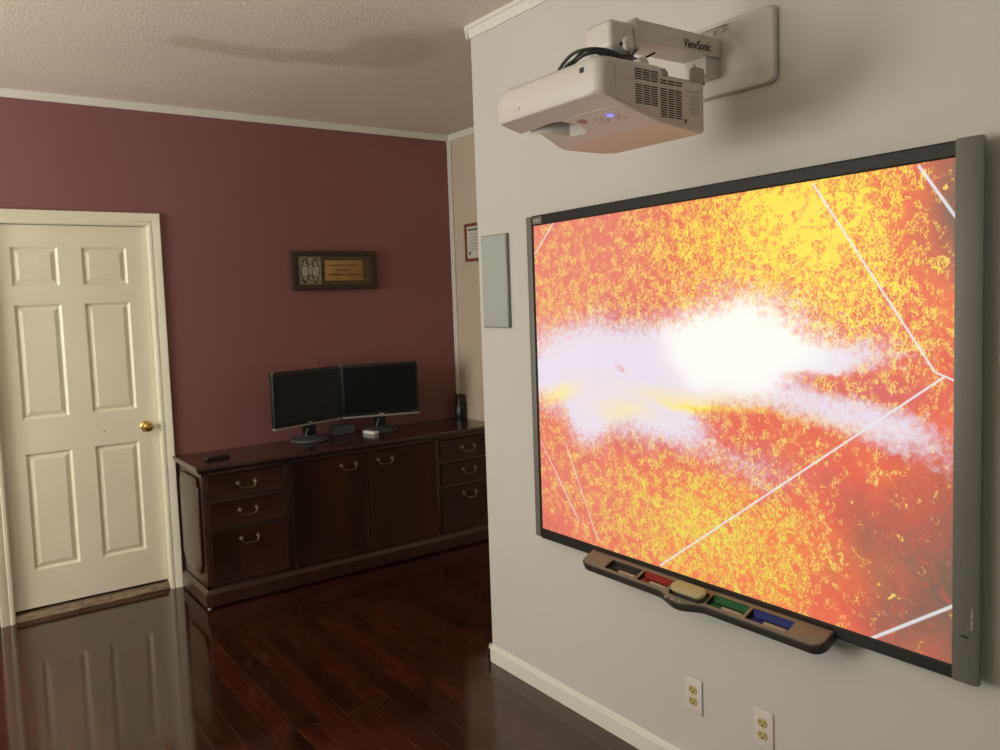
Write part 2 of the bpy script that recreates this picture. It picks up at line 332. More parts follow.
def obj(name, bm, material, parent=None, origin=None, smooth=30):
    o_w = Vector(parent['_o']) if parent is not None else Vector(origin or (0, 0, 0))
    my = Vector(origin) if origin is not None else o_w
    if not bm.verts: raise ValueError(name)
    bmesh.ops.translate(bm, verts=bm.verts, vec=-my)
    me = bpy.data.meshes.new(name); bm.to_mesh(me); bm.free()
    mats = material if isinstance(material, list) else [material]
    for mm in mats: me.materials.append(mm)
    if smooth is not None:
        for p in me.polygons: p.use_smooth = True
        me.set_sharp_from_angle(angle=math.radians(smooth))
    o = bpy.data.objects.new(name, me); COL.objects.link(o)
    o.location = my-o_w if parent is not None else my
    if parent is not None: o.parent = parent
    o['_o'] = tuple(my)
    return o
def thing(name, loc, label, cat, group=None):
    o = bpy.data.objects.new(name, None); COL.objects.link(o); o.location = loc; o['_o'] = tuple(loc); o.empty_display_size = .05
    return tag(o, label, cat, group)
def tag(o, label, cat, group=None):
    o['label'] = label; o['category'] = cat
    if group: o['group'] = group
    return o
def struct(name, bm, m_, smooth=30):
    o = obj(name, bm, m_, smooth=smooth); o['kind'] = 'structure'; return o
def text_mesh(txt, size, mtx, material, name, parent, extrude=.0006, bold=0, shear=0, align='LEFT', xs=1):
    c = bpy.data.curves.new(name, 'FONT'); c.body = txt; c.size = size; c.extrude = extrude; c.offset = bold; c.shear = shear; c.align_x = align; c.resolution_u = 3
    t = bpy.data.objects.new(name+'_tmp', c); COL.objects.link(t)
    bpy.context.view_layer.update()
    me = bpy.data.meshes.new_from_object(t.evaluated_get(bpy.context.evaluated_depsgraph_get()))
    bpy.data.objects.remove(t)
    bm = NB(); bm.from_mesh(me); bpy.data.meshes.remove(me)
    for v in bm.verts: v.co.x *= xs
    bmesh.ops.transform(bm, matrix=mtx, verts=bm.verts)
    return obj(name, bm, material, parent, smooth=None)
def face_matrix(loc, xdir, ydir):
    x = Vector(xdir).normalized(); y = Vector(ydir).normalized(); z = x.cross(y)
    mm = Matrix((x, y, z)).transposed().to_4x4(); mm.translation = Vector(loc); return mm
def cut(o, bm, name='cut'):
    """boolean difference with the given solid, applied at once"""
    me = bpy.data.meshes.new(name); bmesh.ops.recalc_face_normals(bm, faces=bm.faces); bm.to_mesh(me); bm.free(); c = bpy.data.objects.new(name, me); COL.objects.link(c); c.location = o['_o']
    md = o.modifiers.new('b', 'BOOLEAN'); md.operation = 'DIFFERENCE'; md.object = c; md.solver = 'EXACT'
    bpy.context.view_layer.update()
    new = bpy.data.meshes.new_from_object(o.evaluated_get(bpy.context.evaluated_depsgraph_get())); o.modifiers.clear(); o.data = new
    bpy.data.objects.remove(c)

# ---------------------------------------------------------------- room shell
T = .12
bm = NB(); box(bm, XL-T, WB+T, YR-T, D+T, -.1, 0); struct('floor', bm, floor_material())
bm = NB(); box(bm, XL-T, WB+T, YR-T, D+T, H, H+.1); struct('ceiling', bm, ceiling_material())
DX0, DX1, DZ = .32, 1.08, 2.047          # door opening
bm = NB()
box(bm, XL-T, DX0, D, D+T, 0, H); box(bm, DX1, WB+T, D, D+T, 0, H); box(bm, DX0, DX1, D, D+T, DZ, H)
struct('wall_back', bm, M['maroon'])
bm = NB(); box(bm, W, WB+T, YR, YC, 0, H); struct('wall_right', bm, M['white_wall'])
bm = NB(); box(bm, WB, WB+T, YC, D, 0, H); struct('wall_alcove', bm, M['beige'])
def wall_hole(name, material, axis, a, b, lo, hi, h0, h1, z0, z1):
    bm = NB()
    f = (lambda p, q, zz0, zz1: box(bm, a, b, p, q, zz0, zz1)) if axis == 'x' else (lambda p, q, zz0, zz1: box(bm, p, q, a, b, zz0, zz1))
    f(lo, h0, 0, H); f(h1, hi, 0, H); f(h0, h1, 0, z0); f(h0, h1, z1, H)
    struct(name, bm, material)
wall_hole('wall_left', M['white_wall'], 'x', XL-T, XL, YR, D, 2.75, 4.25, .9, 2.2)
wall_hole('wall_front', M['white_wall'], 'y', YR-T, YR, XL-T, WB+T, -1.3, .1, .9, 2.1)
def window(name, axis, a, h0, h1, z0, z1, back):
    bm = NB(); t = .04
    f = (lambda p, q, zz0, zz1, o0=0, o1=.05: box(bm, a-back*.08+o0, a-back*.08+o1, p, q, zz0, zz1, .003)) if axis == 'x' else (lambda p, q, zz0, zz1, o0=0, o1=.05: box(bm, p, q, a-back*.08+o0, a-back*.08+o1, zz0, zz1, .003))
    f(h0, h1, z0, z0+t); f(h0, h1, z1-t, z1); f(h0, h0+t, z0, z1); f(h1-t, h1, z0, z1); f(h0, h1, (z0+z1)/2-.02, (z0+z1)/2+.02); f((h0+h1)/2-.012, (h0+h1)/2+.012, z0, z1)
    struct(name, bm, M['trim'])
window('added_window_1', 'x', XL, 2.75, 4.25, .9, 2.2, 1)  # invented left window, out of view, put in to supply light
window('added_window_2', 'y', YR, -1.3, .1, .9, 2.1, 1)  # invented window behind the camera, unseen, goes with the added fill

# crown trims (a flat batten with a small cove), baseboards
def crown(name, pts_profile, axis, a, b):
    bm = NB(); prism(bm, pts_profile, axis, a, b); struct(name, bm, M['trim'])
def crown_prof(h, sgn, wall, big=.02):
    return [(wall, H-h), (wall-sgn*.008, H-h), (wall-sgn*.010, H-h+.006), (wall-sgn*big*.7, H-h*.35), (wall-sgn*big, H-h*.28), (wall-sgn*big, H), (wall, H)]
crown('trim_1', crown_prof(.040, 1, D, .014), 'x', XL, WB)
crown('trim_2', crown_prof(.040, 1, WB, .014), 'y', YC, D)
crown('trim_3', crown_prof(.052, 1, W, .020), 'y', YR, YC+.018)
crown('trim_4', crown_prof(.052, -1, YC, .020), 'x', W-.018, WB)
bm = NB(); box(bm, WB-.014, WB, D-.030, D, .0, H-.04, .003); box(bm, WB-.022, WB-.008, D-.016, D, .0, H-.04, .003); struct('trim_5', bm, M['trim'])
BP = lambda w, s: [(w, 0), (w-s*.014, 0), (w-s*.014, .058), (w-s*.009, .064), (w-s*.009, .068), (w-s*.004, .075), (w, .075)]
bm = NB(); prism(bm, BP(W, 1), 'y', YR, YC+.014); prism(bm, BP(YC, -1), 'x', W-.014, WB); struct('baseboard_right', bm, M['trim'])
bm = NB(); prism(bm, BP(D, 1), 'x', XL, .245); struct('baseboard_back', bm, M['trim'])
bm = NB(); prism(bm, BP(XL, -1), 'y', YR, D); struct('baseboard_left', bm, M['trim'])

# ---------------------------------------------------------------- door
door = bpy.data.objects.new('door_1', None); COL.objects.link(door); door.location = (.70, D, 0); door['_o'] = (.70, D, 0); door['kind'] = 'structure'
SY = D+.030
bm = NB()
xs = [DX0+.004, .424, .640, .750, .973, DX1-.004]; zs = [.050, .245, .860, 1.040, 1.632, 1.728, 1.930, DZ-.005]
panel_face(bm, xs, zs, {(1, 1), (3, 1), (1, 3), (3, 3), (1, 5), (3, 5)}, SY, [(.004, .004), (.012, .013), (.016, .013), (.036, .004), (.038, .004)], .036)
slab = obj('door_slab', bm, M['door'], door, smooth=20)
bm = NB(); cp = [(0, .0), (0, -.008), (.008, -.013), (.020, -.014), (.024, -.011), (.030, -.014), (.058, -.019), (.063, -.020), (.067, -.017), (.067, 0)]
def casing_leg(x, s):
    prism(bm, [(x+s*a, D+b) for a, b in cp], 'z', 0, DZ+.0)
casing_leg(DX0, -1); casing_leg(DX1, 1)
# mitred head
vv = []
for a, b in cp:
    z = DZ+a; vv.append((bm.verts.new((DX0-a, D+b, z)), bm.verts.new((DX1+a, D+b, z)), bm.verts.new((DX0-a, D+b, DZ)), bm.verts.new((DX1+a, D+b, DZ))))
for p, q in zip(vv, vv[1:]+vv[:1]):
    bm.faces.new((p[0], q[0], q[1], p[1]))
    bm.faces.new((p[2], q[2], q[0], p[0])); bm.faces.new((p[1], q[1], q[3], p[3]))
bmesh.ops.remove_doubles(bm, verts=bm.verts, dist=1e-5); bmesh.ops.recalc_face_normals(bm, faces=bm.faces)
obj('door_casing', bm, M['door'], door, smooth=25)
bm = NB()
box(bm, DX0-.001, DX0+.002, D, D+T, 0, DZ); box(bm, DX1-.002, DX1+.001, D, D+T, 0, DZ); box(bm, DX0, DX1, D, D+T, DZ-.002, DZ+.001)
box(bm, DX0, DX1, D+.07, D+.085, DZ-.014, DZ); box(bm, DX0, DX0+.012, D+.07, D+.085, .05, DZ); box(bm, DX1-.012, DX1, D+.07, D+.085, .05, DZ)
obj('door_jamb', bm, M['door'], door)
bm = NB(); box(bm, DX0, DX1, D-.004, D+T, 0, .008, .002); prism(bm, [(D+.004, .008), (D+.012, .030), (D+.075, .034), (D+T, .020), (D+T, .008)], 'x', DX0+.002, DX1-.002)
obj('threshold', bm, M['threshold'], door)
bm = NB(); box(bm, DX0+.002, DX1-.002, D+.09, D+.11, .0, DZ); obj('dark_backing', bm, M['dark_gap'], door)
KX, KZ = 1.013, .938
bm = NB(); lathe(bm, [(.030, 0), (.031, .004), (.024, .010), (.012, .013), (.011, .026), (.016, .034), (.024, .042), (.0265, .052), (.024, .061), (.015, .067), (.004, .069)], (KX, SY, KZ), (0, -1, 0)); k = obj('door_knob', bm, M['brass'], door)
k['label'] = 'round brass door knob'
bm = NB(); box(bm, DX0-.004, DX0+.003, D-.018, D-.004, 1.205, 1.225, .001); obj('latch_hook', bm, M['slot'], door)
bm = NB(); lathe(bm, [(.004, 0), (.004, .001)], (.800, SY, .935), (0, -1, 0), 10); obj('scuff_mark', bm, M['slot'], door)

# ---------------------------------------------------------------- credenza
CX0, CX1, CF, CT = 1.130, 3.068, 4.296, .759
cr = thing('credenza', (2.10, 4.54, 0), 'long dark cherry wood credenza with drawers and doors against the maroon wall', 'cabinet')
BX0, BX1, BF, BB = 1.158, 3.045, 4.318, D-.025
bm = NB()
tp = [(CF+.018, CT-.036), (CF+.008, CT-.030), (CF+.006, CT-.022), (CF, CT-.016), (CF, CT-.004), (CF+.004, CT)]
# top with moulded edge on three sides: stacked slabs following the profile
for (a, z0), (b, z1) in zip(tp, tp[1:]):
    ia, ib = a-CF, b-CF
    lo = [bm.verts.new(c) for c in ((CX0+ia, CF+ia, z0), (CX1-ia, CF+ia, z0), (CX1-ia, D-.022, z0), (CX0+ia, D-.022, z0))]
    hi = [bm.verts.new(c) for c in ((CX0+ib, CF+ib, z1), (CX1-ib, CF+ib, z1), (CX1-ib, D-.022, z1), (CX0+ib, D-.022, z1))]
    for k_ in range(4): bm.faces.new((lo[k_], lo[(k_+1) % 4], hi[(k_+1) % 4], hi[k_]))
    if a == tp[0][0]: bm.faces.new(lo[::-1])
bm.faces.new(hi)
bmesh.ops.remove_doubles(bm, verts=bm.verts, dist=1e-5)
obj('top', bm, M['wood_top'], cr, smooth=20)
bm = NB()
box(bm, BX0, BX0+.018, BF+.02, BB, .09, CT-.036); box(bm, BX1-.018, BX1, BF+.02, BB, .09, CT-.036); box(bm, BX0, BX1, BB-.01, BB, .09, CT-.036); box(bm, BX0, BX1, BF+.03, BB, .09, .11)
box(bm, BX0, 1.181, BF, BF+.02, .09, CT-.036); box(bm, 3.030, BX1, BF, BF+.02, .09, CT-.036)      # corner stiles
box(bm, 1.604, 1.634, BF, BF+.02, .11, CT-.036); box(bm, 2.578, 2.608, BF, BF+.02, .11, CT-.036)
box(bm, BX0, BX1, BF, BF+.02, CT-.048, CT-.036); box(bm, BX0, BX1, BF, BF+.02, .10, .120)
for x0, x1 in ((1.181, 1.604), (2.608, 3.030)):
    for z in (.401, .556): box(bm, x0, x1, BF, BF+.02, z-.0, z+.014)
box(bm, 1.16, 3.04, BF+.021, BF+.024, .11, CT-.04)
obj('carcass', bm, M['wood_side'], cr)
# plinth with a moulded lip
bm = NB()
pl = [(.000, 0.012), (.000, .078), (.004, .084), (.012, .092), (.016, .100)]
hi = None
for (ia, z0), (ib, z1) in zip(pl, pl[1:]):
    P0, P1, F0 = BX0-.016, BX1+.016, BF-.016
    lo = [bm.verts.new(c) for c in ((P0+ia, F0+ia, z0), (P1-ia, F0+ia, z0), (P1-ia, BB, z0), (P0+ia, BB, z0))]
    hi = [bm.verts.new(c) for c in ((P0+ib, F0+ib, z1), (P1-ib, F0+ib, z1), (P1-ib, BB, z1), (P0+ib, BB, z1))]
    for k_ in range(4): bm.faces.new((lo[k_], lo[(k_+1) % 4], hi[(k_+1) % 4], hi[k_]))
    if ia == 0 and z0 < .02: bm.faces.new(lo[::-1])
bm.faces.new(hi); bmesh.ops.remove_doubles(bm, verts=bm.verts, dist=1e-5)
obj('plinth', bm, M['wood_side'], cr, smooth=20)
for x, y in ((BX0+.004, BF+.004), (BX1-.004, BF+.004), (BX0+.004, BB-.02), (BX1-.004, BB-.02)):
    bm = NB(); lathe(bm, [(.012, 0), (.012, .006), (.006, .007), (.006, .014)], (x, y, 0), n=12); g_ = obj('glide', bm, M['steel'], cr)
# scalloped raised side panel
def scallop(y0, y1, z0, z1, c=.035):
    o = []
    for sx, sz, X_, Z_ in ((1, 1, y0, z0), (-1, 1, y1, z0), (-1, -1, y1, z1), (1, -1, y0, z1)):
        a = [(X_, Z_+sz*c*1.6), (X_+sx*.006, Z_+sz*c*1.3), (X_+sx*c*.7, Z_+sz*c*1.05), (X_+sx*c*.75, Z_+sz*c*.3), (X_+sx*c*1.0, Z_)]
        if (sx, sz) in ((-1, 1), (1, -1)): a = a[::-1]
        o += a
    return o
for x, s in ((BX0, -1), (BX1, 1)):
    bm = NB(); prism(bm, scallop(BF+.040, BB-.065, .170, .690), 'x', x, x+s*.016, .007, 3)
    obj('side_panel', bm, M['wood_side'], cr)
def bail_pull(cx, cz, parent, y):
    bm = NB()
    for s in (-1, 1):
        lathe(bm, [(.012, 0), (.0125, .002), (.009, .004), (.006, .005), (.005, .012), (.007, .015), (.004, .018)], (cx+s*.046, y, cz), (0, -1, 0), 14)
        lathe(bm, [(.0045, 0), (.0045, .002)], (cx+s*.058, y, cz-.002), (0, -1, 0), 8); lathe(bm, [(.0045, 0), (.0045, .002)], (cx+s*.046, y, cz+.013), (0, -1, 0), 8)
    pts = [(-.046, -.000), (-.045, -.008), (-.040, -.014), (-.038, -.022), (-.030, -.027), (-.012, -.0265), (0, -.028), (.012, -.0265), (.030, -.027), (.038, -.022), (.040, -.014), (.045, -.008), (.046, 0)]
    tube(bm, [(cx+a, y-.014-.002, cz+b) for a, b in pts], .0034, 8, 3)
    obj('handle', bm, M['pewter'], parent)
def front(name, x0, x1, z0, z1, pulls, seam=None):
    bm = NB(); e = .003
    panel_face(bm, [x0+e, x1-e], [z0+e, z1-e], {(0, 0)}, BF-.010, [(.002, -.0015), (.004, -.0015), (.006, 0), (.009, .001)], .018)
    o = obj(name, bm, M['wood'], cr, smooth=20)
    if seam:
        b2 = NB(); box(b2, seam-.0016, seam+.0016, BF-.0096, BF-.0080, z0+.018, z1-.018); obj('seam', b2, M['dark_gap'], o)
    for px, pz in pulls: bail_pull(px, pz, o, BF-.008)
    return o
for x0, x1, cx in ((1.181, 1.604, 1.390), (2.608, 3.030, 2.818)):
    front('drawer', x0, x1, .570, .708, [(cx, .645)]); front('drawer', x0, x1, .415, .556, [(cx, .500)]); front('drawer', x0, x1, .120, .401, [(cx, .345)])
front('cabinet_door', 1.634, 2.106, .120, .708, [(1.986, .650)], 1.872)
front('cabinet_door', 2.106, 2.578, .120, .708, [(2.222, .650)], 2.342)
for x in (1.640, 2.572):
    bm = NB(); lathe(bm, [(.004, 0), (.0045, .004), (.0045, .014), (.002, .016)], (x, BF-.014, .112), n=10); obj('door_hinge', bm, M['pewter'], cr)

# ---------------------------------------------------------------- things on the credenza
def monitor(x0, y0, x1, y1, base_c, label):
    """panel from (x0,y0) to (x1,y1) in plan"""
    zb, zt = .857, 1.196
    t = thing('computer_monitor', (base_c[0], base_c[1], CT), label, 'monitor', 'computer monitors on the credenza')
    dx, dy = x1-x0, y1-y0; L = math.hypot(dx, dy); ux, uy = dx/L, dy/L; nx, ny = uy, -ux   # n faces the room
    mtx = Matrix(((ux, -nx, 0, x0), (uy, -ny, 0, y0), (0, 0, 1, 0), (0, 0, 0, 1)))
    def part(name, build, mt, par=t, sm=30):
        b = NB(); build(b); bmesh.ops.transform(b, matrix=mtx, verts=b.verts); return obj(name, b, mt, par, smooth=sm)
    def shell(b):
        box(b, 0, L, 0, .032, zb+.012, zt, .004); box(b, .06, L-.06, .03, .058, zb+.05, zt-.05, .012)
    part('housing', shell, M['black'])
    part('screen', lambda b: box(b, .018, L-.018, -.0015, .004, zb+.032, zt-.017), M['screen_off'])
    part('chin_strip', lambda b: box(b, .0, L, -.004, .030, zb, zb+.0125, .002), M['silver_plastic'])
    for cxx in (.004, L-.004): part('corner_cap', lambda b: box(b, cxx-.004, cxx+.004, -.003, .006, zt-.008, zt+.001, .001), M['silver_plastic'])
    part('badge', lambda b: box(b, L/2-.016, L/2+.016, -.0035, 0, zb+.017, zb+.022, .0005), M['logo_light'])
    part('power_button', lambda b: box(b, L-.03, L-.022, -.003, 0, zb+.018, zb+.022, .0005), M['logo_grey'])
    # stand
    b = NB(); lathe(b, [(.112, 0), (.117, .006), (.114, .014), (.085, .024), (.045, .032), (.03, .034)], (base_c[0], base_c[1], CT), n=40); obj('stand_base', b, M['grey_box'], t)
    b = NB(); prism(b, [(base_c[0]-.038, base_c[1]-.014), (base_c[0]+.038, base_c[1]-.014), (base_c[0]+.03, base_c[1]+.03), (base_c[0]-.03, base_c[1]+.03)], 'z', CT+.015, zb+.16, .004); obj('stand_neck', b, M['black'], t)
    b = NB(); tube(b, [(base_c[0]-.034, base_c[1]-.022, CT+.022), (base_c[0]-.028, base_c[1]-.020, CT+.05), (base_c[0]-.012, base_c[1]-.016, CT+.078)], .003, 8); obj('stand_highlight', b, M['silver_plastic'], t)  # silver tube stands in for the curved highlight on the neck
monitor(1.655, 4.566, 2.142, 4.706, (1.905, 4.670), 'left of the two black widescreen monitors, angled beside the other on the credenza')
monitor(2.145, 4.706, 2.615, 4.556, (2.380, 4.668), 'right of the two black widescreen monitors, its stand behind the small white remote')
# grey box between the monitors
t = thing('docking_station', (2.14, 4.73, CT), 'small slanted dark grey electronics box standing between the two monitor stands', 'electronics box')
bm = NB()
lo = [(2.065, 4.705), (2.215, 4.705), (2.215, 4.768), (2.065, 4.768)]; hi = [(2.078, 4.725), (2.222, 4.725), (2.208, 4.763), (2.075, 4.763)]
a = [bm.verts.new((x, y, CT)) for x, y in lo]; b_ = [bm.verts.new((x, y, CT+.062)) for x, y in hi]
for k_ in range(4): bm.faces.new((a[k_], a[(k_+1) % 4], b_[(k_+1) % 4], b_[k_]))
bm.faces.new(a[::-1]); bm.faces.new(b_); bmesh.ops.bevel(bm, geom=bm.edges[:], offset=.006, segments=3, affect='EDGES')
obj('case', bm, M['grey_box'], t)
bm = NB(); tube(bm, [(2.219, 4.708, CT+.010), (2.223, 4.722, CT+.052)], .0022, 8, 0); obj('edge_trim', bm, M['silver_plastic'], t)
# white remote
c_, s_ = math.cos(math.radians(-77)), math.sin(math.radians(-77))
t = thing('remote_control', (2.278, 4.590, CT), 'small white remote control lying in front of the right monitor', 'remote control')
def rbox(b, x0, x1, y0, y1, z0, z1, bv, cx, cy, c, s, seg=3):
    q = NB(); box(q, x0, x1, y0, y1, z0, z1, bv, seg); mx_ = Matrix(((c, -s, 0, cx), (s, c, 0, cy), (0, 0, 1, 0), (0, 0, 0, 1))); bmesh.ops.transform(q, matrix=mx_, verts=q.verts)
    me = bpy.data.meshes.new('t'); q.to_mesh(me); q.free(); b.from_mesh(me); bpy.data.meshes.remove(me)
bm = NB(); rbox(bm, -.056, .056, -.021, .021, CT, CT+.022, .007, 2.278, 4.590, c_, s_); obj('shell', bm, M['white_plastic'], t)
bm = NB(); rbox(bm, -.030, .046, -.014, .014, CT+.0215, CT+.0228, .0005, 2.278, 4.590, c_, s_, 1); obj('keypad', bm, M['proj_grey'], t)
# dark handset
t = thing('handset', (1.292, 4.485, CT), 'small flat black handset lying on the left end of the credenza', 'handset')
c2, s2 = math.cos(math.radians(9)), math.sin(math.radians(9))
bm = NB(); rbox(bm, -.068, .068, -.024, .024, CT, CT+.019, .008, 1.292, 4.485, c2, s2, 4); obj('shell', bm, M['black'], t)
bm = NB(); rbox(bm, -.030, .055, -.016, .016, CT+.0185, CT+.0202, .0008, 1.292, 4.485, c2, s2, 1); obj('display', bm, M['silver_plastic'] if False else M['screen_off'], t)
bm = NB(); rbox(bm, -.058, -.040, -.012, .012, CT+.0185, CT+.0206, .001, 1.292, 4.485, c2, s2, 1); obj('button', bm, M['grey_box'], t)
# vase
bm = NB(); n = 48; prof = [(.030, 0), (.033, .006), (.034, .05), (.032, .09), (.027, .120), (.025, .135), (.030, .150), (.032, .156), (.030, .160), (.026, .160), (.022, .135), (.022, .02), (.002, .012)]
rings = []
for r, h in prof:
    rings.append([bm.verts.new((3.028+r*1.08*(1+.05*math.cos(9*2*math.pi*i/n))*math.cos(2*math.pi*i/n), 4.715+r*1.08*(1+.05*math.cos(9*2*math.pi*i/n))*math.sin(2*math.pi*i/n), CT+h*1.06)) for i in range(n)])
for a, b in zip(rings, rings[1:]):
    for i in range(n): bm.faces.new((a[i], a[(i+1) % n], b[(i+1) % n], b[i]))
bm.faces.new(rings[0][::-1]); bm.faces.new(rings[-1]); bmesh.ops.recalc_face_normals(bm, faces=bm.faces)
tag(obj('vase', bm, M['vase'], origin=(3.028, 4.715, CT), smooth=50), 'small black fluted vase at the right end of the credenza', 'vase')

# ---------------------------------------------------------------- sign on the maroon wall
SX0, SX1, SZ0, SZ1 = 1.892, 2.462, 1.672, 1.912
sg = thing('framed_sign', ((SX0+SX1)/2, D, SZ0), 'rustic dark framed plaque with silver lettered tile and amber text panel on maroon wall', 'wall plaque')
bm = NB(); w_ = .040; yf = D-.034
for x0, x1, z0, z1 in ((SX0, SX1, SZ1-w_*.75, SZ1), (SX0, SX1, SZ0, SZ0+w_*.75), (SX0, SX0+w_, SZ0+w_*.75, SZ1-w_*.75), (SX1-w_, SX1, SZ0+w_*.75, SZ1-w_*.75)): box(bm, x0, x1, yf, D, z0, z1, .004)
obj('frame', bm, M['sign_frame'], sg)
bm = NB(); box(bm, SX0+.02, SX1-.02, D-.020, D-.002, SZ0+.02, SZ1-.02); obj('backing', bm, M['sign_board'], sg)
bm = NB(); box(bm, SX0+.040, SX0+.186, D-.026, D-.018, SZ0+.034, SZ1-.034, .001); tile = obj('tile', bm, M['sign_silver'], sg)
bm = NB(); cx, cz = SX0+.114, (SZ0+SZ1)/2; yy = D-.0275
def arc(cx_, cz_, rx, rz, a0, a1, r=.0016):
    tube(bm, [(cx_+rx*math.cos(math.radians(a0+(a1-a0)*k_/14)), yy, cz_+rz*math.sin(math.radians(a0+(a1-a0)*k_/14))) for k_ in range(15)], r, 6, 0)
arc(cx, cz, .062, .083, 0, 360, .0018); arc(cx, cz-.02, .045, .10, 200, 340)
for s in (-1, 1):
    arc(cx+s*.062, cz, .050, .083, 100 if s > 0 else 80, 260 if s > 0 else -80, .0018); arc(cx+s*.03, cz+.05, .018, .025, 0, 330); arc(cx+s*.03, cz-.055, .02, .02, 0, 300); arc(cx+s*.052, cz+.070, .012, .012, 0, 360); arc(cx+s*.052, cz-.070, .012, .012, 0, 360)
arc(cx, cz+.06, .022, .022, 180, 360); arc(cx, cz-.045, .012, .02, 0, 360)
obj('scroll_relief', bm, M['sign_dark'], tile)
text_mesh('faith', .092, face_matrix((cx, D-.0272, cz-.022), (1, 0, 0), (0, 0, 1)), M['logo_light'], 'lettering', tile, .001, -.0012, .35, 'CENTER', .66)
bm = NB(); box(bm, SX0+.208, SX0+.478, D-.025, D-.019, SZ0+.052, SZ1-.052, .001); obj('plaque_border', bm, M['sign_dark'], sg)
bm = NB(); box(bm, SX0+.212, SX0+.474, D-.0275, D-.022, SZ0+.056, SZ1-.056, .001); pq = obj('plaque', bm, M['sign_gold'], sg)
# three rows of handwriting too small to read: broken pen strokes
rr = random.Random(3)
for z, x0, x1 in ((SZ1-.088, .245, .435), (SZ1-.118, .290, .372), (SZ1-.147, .222, .465)):
    pts = []; x = SX0+x0
    while x < SX0+x1:
        pts.append((x, D-.028, z+rr.uniform(-.0038, .0038))); x += rr.choice((.003, .004, .004, .007))
    bm = NB(); tube(bm, pts, .0019, 5, 2); obj('handwriting', bm, M['sign_dark'], pq)
# small anchors in the wall
for (x, z), lab in (((2.043, 1.212), 'tiny dark wall anchor above the left monitor'), ((2.449, 1.226), 'tiny dark wall anchor above the right monitor')):
    bm = NB(); lathe(bm, [(.006, 0), (.006, .002), (.003, .003)], (x, D, z), (0, -1, 0), 12); tag(obj('wall_anchor', bm, M['slot'], origin=(x, D, z)), lab, 'wall anchor', 'wall anchors above the monitors')

# ---------------------------------------------------------------- certificate in the alcove
ct_ = thing('framed_certificate', (WB, 4.46, 1.835), 'orange wood framed certificate on the beige wall, half hidden by the white wall', 'picture frame')
bm = NB(); y0, y1, z0, z1 = 4.275, 4.622, 1.835, 2.088; w_ = .020
for a, b, c, d in ((y0, y1, z1-w_, z1), (y0, y1, z0, z0+w_), (y0, y0+w_, z0+w_, z1-w_), (y1-w_, y1, z0+w_, z1-w_)): box(bm, WB-.018, WB, a, b, c, d, .003)
obj('frame', bm, M['frame_orange'], ct_)
bm = NB(); box(bm, WB-.009, WB-.002, y0+.01, y1-.01, z0+.01, z1-.01); pp = obj('paper', bm, M['paper'], ct_)
bm = NB()
box(bm, WB-.0105, WB-.009, 4.36, 4.585, z1-.048, z1-.036)
for k_ in range(6): box(bm, WB-.0100, WB-.009, 4.36+.01*(k_ % 3), 4.56-.012*(k_ % 2), z1-.075-.02*k_, z1-.072-.02*k_)
lathe(bm, [(.012, 0), (.012, .0012)], (WB-.009, 4.572, z0+.055), (-1, 0, 0), 16)
obj('print', bm, M['ink_grey'], pp)

# ---------------------------------------------------------------- invented torchiere lamp, out of view, added to light the ceiling
lp = thing('added_floor_lamp', (-1.55, 1.75, 0), 'tall uplight floor lamp invented out of view to light the ceiling', 'lamp')
bm = NB(); lathe(bm, [(.14, 0), (.14, .012), (.11, .022), (.02, .03)], (-1.55, 1.75, 0), n=32); obj('base', bm, M['steel'], lp)
bm = NB(); lathe(bm, [(.011, .028), (.011, 1.70)], (-1.55, 1.75, 0), n=16); obj('pole', bm, M['steel'], lp)
bm = NB(); lathe(bm, [(.02, 1.68), (.07, 1.70), (.15, 1.76), (.19, 1.82), (.186, 1.82), (.145, 1.765), (.06, 1.71), (.002, 1.705)], (-1.55, 1.75, 0), n=36); obj('lamp_shade', bm, M['white_plastic'], lp)

# ---------------------------------------------------------------- flat wall speaker
sp_ = thing('wall_speaker', (W, 2.72, 1.463), 'slim pale grey rectangular panel speaker mounted at the end of the white wall', 'speaker')
bm = NB(); box(bm, W-.014, W, 2.630, 2.808, 1.463, 1.843, .002); obj('cabinet', bm, M['speaker_side'], sp_)
bm = NB(); box(bm, W-.016, W-.012, 2.634, 2.804, 1.467, 1.839, .001); obj('grille', bm, M['speaker_face'], sp_)

# ---------------------------------------------------------------- outlets
def outlet(yc, label):
    t = thing('wall_outlet', (W, yc, .285), label, 'outlet', 'wall outlets below the smart board')
    z0, z1 = .227, .345
    bm = NB(); box(bm, W-.006, W, yc-.036, yc+.036, z0, z1, .004, 3); obj('cover_plate', bm, M['plate'], t)
    for zc in (.305, .267):
        bm = NB(); pts = [(yc+.0165*math.cos(a_), zc+max(-.0125, min(.0125, .0165*math.sin(a_)))) for a_ in [math.radians(k_*15) for k_ in range(24)]]
        prism(bm, pts, 'x', W-.0085, W-.004, .0006); s = obj('receptacle', bm, M['almond'], t)
        bm = NB(); box(bm, W-.0090, W-.0084, yc-.0085, yc-.0060, zc-.001, zc+.0075); box(bm, W-.0090, W-.0084, yc+.0055, yc+.0085, zc-.002, zc+.0080); lathe(bm, [(.0030, 0), (.0030, .0006)], (W-.0084, yc, zc-.0068), (-1, 0, 0), 12)
        obj('slots', bm, M['slot'], s)
    bm = NB(); lathe(bm, [(.003, 0), (.002, .001)], (W-.006, yc, .286), (-1, 0, 0), 10); obj('screw', bm, M['almond'], t)
outlet(1.709, 'white outlet plate with two almond sockets, the one nearer the wall corner')
outlet(1.444, 'white outlet plate with two almond sockets, the one farther from the wall corner')

